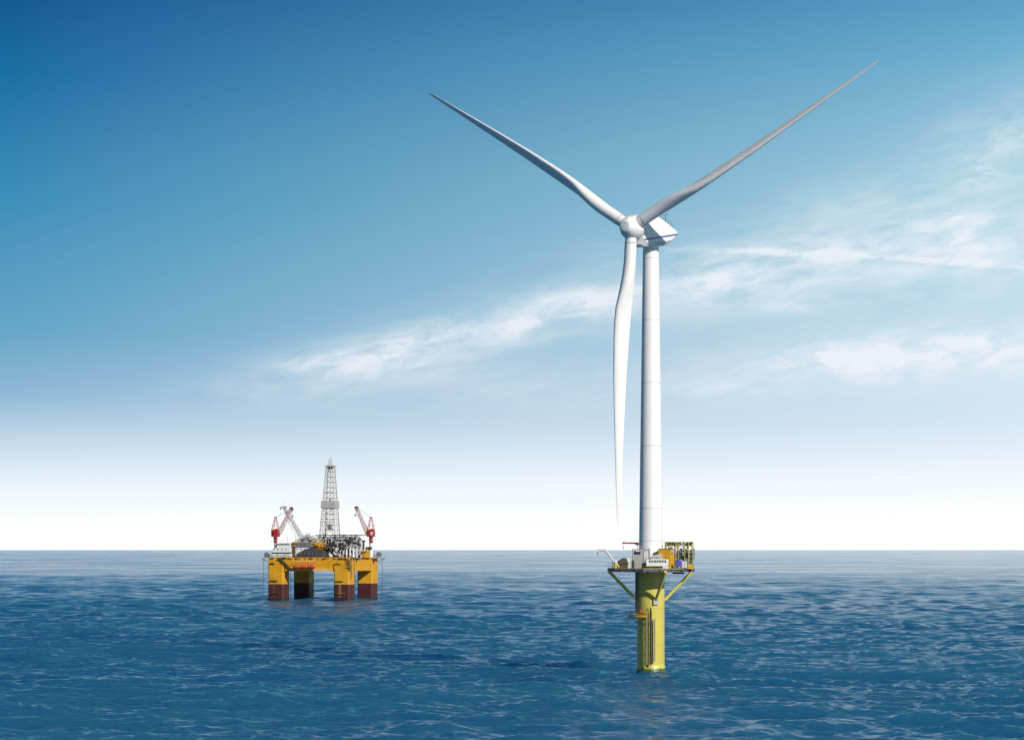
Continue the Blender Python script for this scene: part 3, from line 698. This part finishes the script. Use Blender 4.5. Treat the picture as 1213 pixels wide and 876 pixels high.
# box hull: a ring of deep girders between the columns and a plated deck between
hl.span(-W2, W2, 0, DP, 17.2, HT)
hl.span(-W2+8.6, W2-8.6, .0, 7.4, HB, 17.198); hl.span(-W2+8.6, W2-8.6, DP-7.4, DP, HB, 17.198)
hl.span(-W2, -W2+7.4, 8.6, DP-8.6, HB, 17.198); hl.span(W2-7.4, W2, 8.6, DP-8.6, HB, 17.198)
hull = hl.build('hull', M['hull'], rg, bevel=.15)
for cx, cy in ((-W2+4, 4), (W2-4, 4), (-W2+4, DP-4), (W2-4, DP-4)):
    c = MB()
    def rr(hw, bv): return [(cx+x, cy+y) for x, y in ((-hw+bv, -hw), (hw-bv, -hw), (hw-bv*.3, -hw+bv*.3), (hw, -hw+bv), (hw, hw-bv), (hw-bv*.3, hw-bv*.3), (hw-bv, hw), (-hw+bv, hw), (-hw+bv*.3, hw-bv*.3), (-hw, hw-bv), (-hw, -hw+bv), (-hw+bv*.3, -hw+bv*.3))]
    c.loft([[(x, y, -8) for x, y in rr(4.2, .9)], [(x, y, 14.0) for x, y in rr(4.2, .9)], [(x, y, 17.19) for x, y in rr(4.35, .5)]], smooth=False)
    co_ = c.build('column', M['column'], rg)
    if cy < 10:
        ld = MB(); x = cx-.8
        ladder(ld, (x, cy-4.15, 1.6), (x, cy-4.15, 9.5), .8, .7, Vector((1, 0, 0)), .12, .07)
        ladder(ld, (x-1.2, cy-4.15, 9.5), (x-1.2, cy-4.15, 19.0), .8, .7, Vector((1, 0, 0)), .09, .05)
        ld.box((x, cy-4.6, 9.5), (4.2, 1.1, .15)); ld.box((x+.6, cy-4.6, 3.3), (3.8, 1.1, .15)); ld.box((x-1, cy-4.6, 17.9), (3.2, 1.1, .15))
        for k in range(5): ld.tube((x-2+k, cy-5.1, 9.5), (x-2+k, cy-5.1, 10.5), .05, .05, 4)
        ld.tube((x-2, cy-5.1, 10.5), (x+2, cy-5.1, 10.5), .05, .05, 4)
        ld.build('column_ladder', M['frame'] if cx > 0 else M['mud'], co_)
# hull front details
st = MB(); a = rig(332.5, 661.5, -.5); b_ = rig(345.5, 674.5, -.5)
n = 14
for i in range(n+1):
    c = a.lerp(b_, i/n); st.box((c.x, c.y-.1, c.z), (.8, 1.0, .12))
st.tube(a+Vector((0, -.6, -.2)), b_+Vector((0, -.6, -.2)), .14, .14, 5); st.tube(a+Vector((0, -.6, 1)), b_+Vector((0, -.6, 1)), .07, .07, 5)
st.box((a.x, -.6, a.z), (2.6, 1.1, .3)); st.build('stairway', M['dark'], hull)
wk = MB()
for x0, x1, y_ in ((366, 387, 675.6), (383, 391, 677.0)):
    p = rig(x0, y_, -.7); q = rig(x1, y_, -.7); wk.box(((p.x+q.x)/2, -.7, p.z), (q.x-p.x, 1.2, .18))
    for i in range(9): c = p.lerp(q, i/8); wk.tube(c+Vector((0, -.55, 0)), c+Vector((0, -.55, 1.1)), .06, .06, 4)
    wk.tube(p+Vector((0, -.55, 1.1)), q+Vector((0, -.55, 1.1)), .06, .06, 4)
wk.build('underdeck_walkway', M['lgrey'], hull)
sp = MB()
for xx in (414.5, 418.5, 421):
    p = rig(xx, 662, -.6 if xx < 414 else 2); sp.tube((W2-.3+(xx-414)*.25, -.6, 20.3), (W2-.3+(xx-414)*.25, -.6, 14.5 if xx < 421 else 11), .16, .16, 6)
for k in range(4): sp.box((W2-.4, -.65, 20-k*1.3), (2.4, .5, .16))
sp.build('pipe_bundle', M['mud'], hull)
for k in range(60):
    bs = MB()       # fittings, hoses and brackets along the hull top edge, front and right flank
    if k < 36:
        x = -W2+1+random.random()*(2*W2-2); bs.box((x, -.2, HT-.3-random.random()*.5), (random.uniform(.3, 1.6), .45, random.uniform(.2, .7)))
    else:
        y = random.uniform(1, DP-1); bs.box((W2+.2, y, HT-.3-random.random()*.5), (.45, random.uniform(.3, 1.6), random.uniform(.2, .7)))
    bs.build('edge_fitting', M['mud'], hull)
br = railing([(-W2+.15, .15), (W2-.15, .15), (W2-.15, DP-.15), (-W2+.15, DP-.15)], HT, 1.2, 2.0, .06); br.build('deck_railing', M['mud'], hull)
# accommodation
def rbox(mb, x0, x1, y0, y1, w0, w1):
    """box whose front face fills photo columns x0..x1 and rows y0(top)..y1 at depth w0"""
    p = rig(x0, y0, w0); q = rig(x1, y1, w0); mb.span(p.x, q.x, w0, w1, q.z, p.z); return p, q
ac = MB(); rbox(ac, 322.2, 344.5, 655.2, 660.3, 1.2, 12); rbox(ac, 323, 344.5, 648.0, 654.0, 2.0, 12); rbox(ac, 328, 344.2, 642.6, 647.98, 2.6, 11)
acc = ac.build('accommodation_block', M['white2'], rg, bevel=.08)
p = MB(); rbox(p, 321.6, 343.8, 654.02, 655.18, 1.0, 12); p.build('walkway_band', M['dark'], acc)
for i in range(7):
    p = MB(); rbox(p, 328.9+i*2.05, 330.3+i*2.05, 643.6, 645.2, 2.48, 2.62); p.build('window', M['glass'], acc)
for xx, y_ in ((325, 649.9), (328.8, 649.9), (333.8, 650.2), (338.8, 650.2), (328.6, 656.8), (336.4, 656.8), (339.7, 656.8)):
    p = MB(); rbox(p, xx-.42, xx+.42, y_-.7, y_+.7, 1.9 if y_ < 654 else 1.1, 2.05 if y_ < 654 else 1.25); p.build('porthole', M['glass'], acc)
p = MB(); q = rig(340.5, 642.6, 5); p.tube(q, q+Vector((0, 0, 3.4)), .08, .05, 6); p.tube(q+Vector((-.8, 0, 2.2)), q+Vector((.8, 0, 2.2)), .05, .05, 4); p.build('antenna', M['mgrey'], acc); p = MB()
q = rig(333, 640, 6); p.tube(rig(333, 642.6, 6), rig(333.5, 640.3, 6), .08, .08, 5); p.tube(rig(333.5, 640.3, 6), rig(337, 638.6, 6), .08, .08, 5); p.build('deck_jib', M['mgrey'], acc)
# second house, grey over white
sh = MB(); rbox(sh, 349.5, 366.5, 647.5, 660.3, 4, 16); s2 = sh.build('deckhouse', M['white2'], rg, bevel=.08)
p = MB(); rbox(p, 349.8, 368.5, 642.0, 647.48, 3.6, 16); p.build('upper_deckhouse', M['mgrey'], s2, bevel=.06)
for xx in (352, 356.5, 361): 
    p = MB(); rbox(p, xx-.5, xx+.5, 643.9, 645.1, 3.5, 3.7); p.build('window', M['glass'], s2)
for xx in (351.5, 356.5, 361.5):
    p = MB(); rbox(p, xx-.5, xx+.5, 649.3, 650.6, 3.9, 4.1); p.build('window', M['glass'], s2)
p = MB(); rbox(p, 346.0, 349.3, 643, 660.3, 3, 9); p.build('stair_tower', M['mud'], rg)
p = MB(); rbox(p, 346, 350.2, 641.4, 643.0, 2.6, 9); rbox(p, 346.2, 349.4, 645.2, 646.6, 2.7, 8); p.build('yellow_landing', M['hull'], rg)
# dark roofed machinery house
tt = MB(); w0, w1 = 1.0, 13
a0, a1, a2, a3, a4, a5 = [rig(*c, w0) for c in ((351, 660.3), (350.8, 656), (359.5, 651), (367.5, 648.2), (381, 652.5), (383, 660.3))]
tt.loft([[(q.x, w_, q.z) for q in (a0, a1, a2, a3, a4, a5)] for w_ in (w0, w1)], smooth=False); tp = tt.build('pipe_store_roof', M['slate'], rg)
for i in range(10):
    p = MB(); rbox(p, 352.8+i*2.3, 353.7+i*2.3, 656.3, 657.9, .85, 1.05); p.build('vent_opening', M['black'], tp)
for i in range(6):
    p = MB(); rbox(p, 352+i*4.4, 352.5+i*4.4, 653.5, 660.0, .8, .98); p.build('rib', M['mgrey'], tp)
# canopy deck and everything under it
p = MB(); u0, u1 = rig(373.5, 633, 8), rig(423.5, 633, 8); cz_ = u0.z
p.span(u0.x, u1.x, 8, 30, cz_-.28, cz_); p.build('canopy_deck', M['dark'], rg)
random.seed(11)
def clutter(name, mat, x0, x1, y0, y1, w0, w1, n, sx=(.4, 2.0), sz=(.3, 1.8), pipes=.4, par=rg):
    mb = MB()
    for k in range(n):
        ww = random.uniform(w0, w1); q = rig(random.uniform(x0, x1), random.uniform(y0, y1), ww)
        if random.random() < pipes:
            L = random.uniform(1.0, 4.5); d = random.choice(((1, 0, 0), (0, 0, 1), (0, 0, 1), (.7, 0, .7), (-.6, 0, .8)))
            d = Vector(d)*L/2; r_ = random.uniform(.08, .28)
            mb.tube(q-d, q+d, r_, r_, 6)
        else: mb.box(q, (random.uniform(*sx), random.uniform(.4, 2), random.uniform(*sz)))
    return mb.build(name, mat, par)
p = MB(); rbox(p, 380, 420, 636.5, 647.95, 15, 24); rbox(p, 386, 418, 648, 660.3, 17, 27); p.build('drill_floor_house', M['mgrey'], rg)
p = MB(); rbox(p, 379.5, 415, 635.2, 637.4, 10.5, 14.8); p.build('upper_rail', M['lgrey'], rg)
for xx in (375, 380, 386, 392, 399, 405, 411, 417, 422):
    p = MB(); q = rig(xx, 633.5, 9.2); b0 = rig(xx, 648.5, 9.2); p.tube((q.x, 9.2, cz_-.3), (q.x, 9.2, b0.z), .2, .2, 6)
    if xx < 420: p.tube((q.x, 9.2, cz_-.3), (q.x+2.6, 9.2, b0.z+.5), .12, .12, 5)
    p.build('canopy_post', M['lgrey'], rg)
clutter('upper_machinery', M['grey'], 376, 426, 636, 648, 8, 14, 110)
clutter('upper_pipework', M['lgrey'], 376, 428, 636, 649, 8.5, 15, 90, (.3, 1.4), (.2, 1.0), .6)
clutter('dark_machinery', M['dark'], 378, 427, 637, 659, 7, 14, 105)
clutter('brown_machinery', M['mud'], 374, 412, 645, 660, 5, 12, 75)
clutter('lower_pipework', M['lgrey'], 384, 428, 648, 660, 5, 12, 60, (.3, 1.2), (.3, 1.6), .5)
clutter('yellow_pipework', M['hull'], 369, 384, 641.5, 650, 5, 9, 34, (.6, 2.2), (.2, .7), .5)
clutter('yellow_module', M['hull'], 424, 436, 651.5, 659.5, 22, 30, 34, (.8, 2.6), (.3, 1.0), .4)
clutter('roof_machinery', M['grey'], 360, 375, 634, 642, 6, 12, 60, (.5, 2.0), (.4, 1.4), .35)
clutter('blue_machinery', M['white2'], 386, 420, 652, 660, 4.5, 6, 16, (.4, 1.6), (.5, 1.5), .3)
clutter('aft_machinery', M['grey'], 418, 428, 636, 652, 18, 26, 34, (.4, 1.8), (.3, 1.3), .5)
p = MB(); rbox(p, 368.5, 374.8, 634.6, 640.5, 7, 12); p.build('white_tank', M['white2'], rg)
p = MB(); rbox(p, 424, 434, 652.0, 653.0, 21, 27); rbox(p, 425, 434, 653.5, 660.3, 22, 27); p.build('aft_module', M['hull'], rg)
for xx in (410.5, 414.5, 418.5, 422.6):
    p = MB(); q = rig(xx, 649.5, 4.2); b0 = rig(xx, 660.3, 4.2); p.tube(q, (q.x, 4.2, HT), .36, .36, 10); p.build('white_post', M['white2'], rg)
for xx in (404, 407.5):
    p = MB(); q = rig(xx, 651, 4.2); p.tube(q, (q.x-.8, 4.2, HT), .16, .16, 8); p.build('slanted_post', M['lgrey'], rg)
p = MB(); q = rig(430.6, 651, 26); p.tube(q, rig(430.6, 641.5, 26), .55, .5, 14); e = rig(430.6, 641.6, 26); p.tube(e, e+Vector((0, 0, .9)), .95, .95, 16); p.build('exhaust_stack', M['dark'], rg)
p = MB(); rbox(p, 433, 437.5, 647.3, 650.9, 26, 30); p.build('exhaust_housing', M['dark'], rg)
# derrick
DW = 19.0
p0, p1 = rig(379.8, 633.5, DW), rig(401.4, 633.5, DW); t0, t1 = rig(387.0, 552, DW), rig(396.0, 552, DW)
bc = (p0+p1)/2; tcn = (t0+t1)/2; tcn.x = bc.x+(tcn.x-bc.x); wb, wtp = (p1.x-p0.x)*.86, (t1.x-t0.x)*.86
ms = MB(); nb_ = 13
def DPT(t, i, k=1.0):
    c = bc.lerp(tcn, t); hw = (wb*(1-t)+wtp*t)/2*k; sx, sy = ((-1, -1), (1, -1), (1, 1), (-1, 1))[i % 4]; return c+Vector((sx*hw, sy*hw, 0))
for i in range(4):
    ms.tube(DPT(0, i)-Vector((0, 0, 4)), DPT(1, i), .27, .17, 6)
for k in range(nb_):
    ta, tb = k/nb_, (k+1)/nb_
    for i in range(4):
        ms.tube(DPT(tb, i), DPT(tb, i+1), .12, .12, 4)
        mid = (DPT(tb, i)+DPT(tb, i+1))/2
        ms.tube(DPT(ta, i), mid, .11, .11, 4); ms.tube(DPT(ta, i+1), mid, .11, .11, 4)
        if k < 7:
            mu = (DPT(ta, i)+DPT(ta, i+1))/2; ms.tube(mu, mid, .08, .08, 4)
dr = ms.build('derrick', M['lattice'], rg)
ww = MB(); ta = (633.5-601.5)/(633.5-552); tb = (633.5-593)/(633.5-552)
ww.loft([[DPT(ta, i, 1.14) for i in range(4)], [DPT(tb, i, 1.20) for i in range(4)]], smooth=False); ww.build('wind_wall', M['grey'], dr)
cb = MB(); c = DPT(1, 0).lerp(DPT(1, 2), .5); cb.box(c, (wtp+1.5, wtp+1.5, .25)); cb.box(c+Vector((0, 0, -.9)), (wtp*.7, wtp*.7, 1.0)); cb.build('crown_block', M['mgrey'], dr)
cg = MB(); lattice(cg, c, c+Vector((0, 0, 3.6)), wtp*.62, wtp*.4, 3, .1, .07); 
for i in range(10):
    a = 2*math.pi*i/10; cg.tube(c+Vector((math.cos(a)*1.5, math.sin(a)*1.5, .1)), c+Vector((math.cos(a)*1.5, math.sin(a)*1.5, 1.3)), .05, .05, 4)
cg.tube(c+Vector((0, 0, 3.4)), c+Vector((0, 0, 5.0)), .08, .04, 5); cg.build('crown_frame', M['lgrey'], dr)
mb_ = MB()
for t_2, col in ((.19, 0), (.62, 0)):
    c = bc.lerp(tcn, t_2); hw = wb*(1-t_2)+wtp*t_2; mb_.box(c+Vector((-.4, -hw*.42, 0)), (hw*.95, .7, .3))
mb_.build('monkey_board', M['mud'], dr)
dv = MB(); dv.box(bc.lerp(tcn, .12), (2.0, 1.5, 3.0)); dv.tube(bc.lerp(tcn, .1), bc.lerp(tcn, .98), .16, .16, 5); dv.box(bc.lerp(tcn, .5), (.9, .9, 2.4))
dv.tube(bc.lerp(tcn, .0)+Vector((1.6, 0, 0)), bc.lerp(tcn, .45)+Vector((.9, 0, 0)), .12, .12, 5); dv.tube(bc.lerp(tcn, .0)+Vector((-1.9, 0, 0)), bc.lerp(tcn, .45)+Vector((-1.0, 0, 0)), .12, .12, 5); dv.build('travelling_block', M['lattice'], dr)
# flare boom, raised and leaning left
fbm = MB(); lattice(fbm, rig(358.5, 638, 8), rig(336.5, 600.5, 8), 2.0, 1.0, 18, .16, .10); fb_ = fbm.build('flare_boom', M['lgrey'], rg)
f2 = MB(); a = rig(350.6, 638, 8); c = rig(335.5, 603.5, 8); a2 = rig(354.4, 638, 8); c2 = rig(337, 601, 8)
f2.tube(a, c, .12, .10, 5)
for i in range(12):
    t = i/12; q = a.lerp(c, t); q2 = rig(358.5, 638, 8).lerp(rig(336.5, 600.5, 8), t); f2.tube(q, q2, .08, .08, 4)
f2.build('boom_stay', M['lgrey'], fb_)
f3 = MB(); q = rig(336.3, 600.3, 8); f3.box(q, (2.6, 1.6, .9)); f3.tube(q+Vector((-2.2, 0, -.5)), q+Vector((0, 0, 0)), .22, .22, 8); f3.tube(q, q+Vector((.2, 0, 3.2)), .1, .05, 5); f3.tube(q+Vector((-1.6, 0, 0)), q+Vector((-1.6, 0, -1.6)), .2, .2, 6); f3.build('burner_head', M['grey'], fb_)
f4 = MB(); f4.tube(rig(350.5, 638, 8), rig(350.5, 642, 8), .3, .3, 8); f4.tube(rig(358, 638, 8), rig(358, 642, 8), .4, .4, 8); rbox(f4, 352, 361, 637.6, 641.9, 7, 10); f4.build('boom_base', M['grey'], fb_)
# anchor winches on outriggers
for (cxp, pl0, pl1, yy0, wv_) in ((316.2, 310.5, 321.5, 661.0, 1.0), (448.9, 444.5, 456.3, 660.2, DP-1)):
    a = rig(pl0, yy0, wv_); c = rig(pl1, yy0, wv_); k = MB(); k.span(a.x, c.x, wv_-1.2, wv_+1.2, a.z-.25, a.z)
    e = rig(cxp, yy0, wv_)
    for dx_ in (-1.0, 1.0): k.tube((e.x+dx_, wv_, a.z), (e.x+dx_*.4, wv_, a.z+1.4), .2, .2, 6)
    k.tube((a.x if wv_ < 5 else c.x, wv_, a.z-.2), ((e.x+1.8) if wv_ < 5 else (e.x-1.5), wv_, a.z-2.4), .16, .16, 6)
    pf_ = k.build('winch_outrigger', M['frame'], rg)
    k = MB(); k.tube((e.x, wv_-.7, a.z+1.75), (e.x, wv_+.7, a.z+1.75), 1.25, 1.25, 24); k.tube((e.x, wv_-.9, a.z+1.75), (e.x, wv_-.7, a.z+1.75), .5, .5, 12); k.build('winch_drum', M['mgrey'], pf_)
for (x_, wv_, y0, y1) in ((312.3, 1.0, 661, 711), (452.8, DP-1, 660, 709.5), (419.8, -.4, 660.5, 712), (344.3, 4, 674, 712)):
    a = rig(x_, y0, wv_); k = MB(); k.tube(a, (a.x, a.y, -2), .10, .10, 6); k.build('anchor_line', M['dark'], rg)
for x_, wv_ in ((443.3, DP-3),):
    k = MB(); rbox(k, 441, 446.5, 661, 664.5, DP-8, DP-7.2); k.build('fairlead', M['dark'], rg)
# pedestal cranes
def rig_crane(label, base, bdir, tip, ped_mat, ped_top):
    b0 = rig(base[0], 660.3, base[1]); b0.z = HT+.004
    t = thing('pedestal_crane', label, 'crane', rworld(b0), RPH, 'pedestal cranes on the drilling rig')
    def L(x, y): return rig(x, y, base[1])-b0
    x = base[0]
    k = MB(); k.tube((0, 0, 0), (0, 0, L(x, 641.5).z), 1.0 if bdir < 0 else .75, .9 if bdir < 0 else .7, 20); k.build('pedestal', ped_mat, t)
    k = MB(); k.tube((0, 0, L(x, 641.5).z), (0, 0, L(x, 635.4).z), .95, .95, 20); k.build('slewing_column', M['red'], t)
    k = MB(); k.tube((0, 0, L(x, 640.7).z-.1), (0, 0, L(x, 640.7).z), 2.3, 2.3, 20); k.tube((0, 0, L(x, 635.4).z), (0, 0, L(x, 635.0).z), 2.1, 2.1, 20); k.build('platform', M['mgrey'], t)
    k = MB(); z0, z1 = L(x, 634.95).z, L(x, 627.0).z; k.box((0, 0, (z0+z1)/2), (3.5, 3.2, z1-z0)); k.box((.6, -.2, z1+.25), (1.4, 1.6, .5)); hs = k.build('machinery_house', M['red'], t, bevel=.12)
    k = MB(); k.box((.9*(-bdir), -1.65, z0+1.5), (1.2, .3, 1.7)); k.build('cab_window', M['lgrey'] if bdir < 0 else M['darkred'], hs)
    k = MB(); ap = Vector((0, 0, L(x, 612.6).z))
    for sx in (-1, 1):
        for sy in (-1, 1): k.tube((sx*1.45, sy*1.2, z1), ap+Vector((sx*.35, sy*.4, 0)), .17, .13, 6)
    for f_ in (.35, .7):
        zz = z1+(ap.z-z1)*f_; hw = 1.45+(.35-1.45)*f_; k.box((0, 0, zz), (2*hw+.2, 2*hw, .15))
    k.box(ap, (1.1, 1.1, .6)); k.tube((bdir*-1.9, 0, z1+2.2), (bdir*-1.4, 0, z0+.5), .08, .08, 5); k.build('a_frame', M['red'], t)
    k = MB(); f0 = Vector((bdir*1.7, 0, z0+1.2)); f1 = L(*tip); lattice(k, f0, f1, 1.9, 1.2, 12, .15, .11, (0, 1, 0)); bm_ = k.build('boom', M['lattice_red'], t)
    k = MB(); k.box(f1, (1.4, 1.2, 1.7)); k.tube(f1+Vector((0, -.5, 0)), f1+Vector((0, .5, 0)), 1.0, 1.0, 14); k.build('boom_head', M['darkred'], bm_)
    k = MB(); k.tube(f1+Vector((bdir*.6, 0, -.5)), f1+Vector((bdir*.6, 0, -3.4)), .05, .05, 5); k.box(f1+Vector((bdir*.6, 0, -3.5)), (.7, .6, 1.0)); k.build('hook_block', M['mgrey'], bm_)
    k = MB(); 
    for sy in (-.4, .4): k.tube(ap+Vector((0, sy, 0)), f1+Vector((0, sy, .5)), .05, .05, 4)
    k.build('stay_rope', M['lattice_red'], t)
    return t
rig_crane('red crane above the white accommodation block, its boom crossing the grey flare boom', (326.4, 5.0), 1, (345.0, 602.5), M['grey'], 641)
rig_crane('red crane on a white pedestal at the right rear corner of the rig', (439.4, 33.0), -1, (422.4, 601.5), M['white2'], 641)
# lifeboats
LBG = 'lifeboats hanging on the rig front'
for i, xx in enumerate((351.3, 360.4, 369.4)):
    c = rig(xx, 671.6, -2.6)
    lab = ('orange lifeboat at the left end of its row under the rig deck, beside the stairway', 'orange lifeboat in the middle of the row of three under the rig deck', 'orange lifeboat at the right end of its row under the rig deck, beside the walkway')[i]
    t = thing('lifeboat', lab, 'lifeboat', rworld(Vector((c.x, c.y, c.z-1.1))), RPH, LBG)
    k = MB(); hullr = []
    for x, s_ in ((-1.75, .45), (-1.6, .82), (-1.1, 1.0), (1.1, 1.0), (1.6, .82), (1.75, .45)):
        hullr.append([(x, math.cos(a)*1.15*s_, 1.5+math.sin(a)*1.05*s_) for a in [2*math.pi*j/14 for j in range(14)]])
    k.loft(hullr); k.build('hull', M['orange'], t)
    k = MB(); k.box((.4, 0, 2.6), (1.5, 1.2, .7)); k.build('wheelhouse', M['orange'], t, bevel=.15)
    k = MB(); k.box((0, 0, 1.2), (3.3, 2.36, .10)); k.build('fender', M['darkred'], t)
    k = MB()
    for sx in (-1.2, 1.2): k.tube((sx, 0, 1.9), (sx, 0, 4.1), .06, .06, 5); k.path([(sx, 2.4, 3.6), (sx, 1.8, 4.2), (sx, -.1, 4.15)], .13, 6)
    k.build('davit', M['lattice_red'], t)
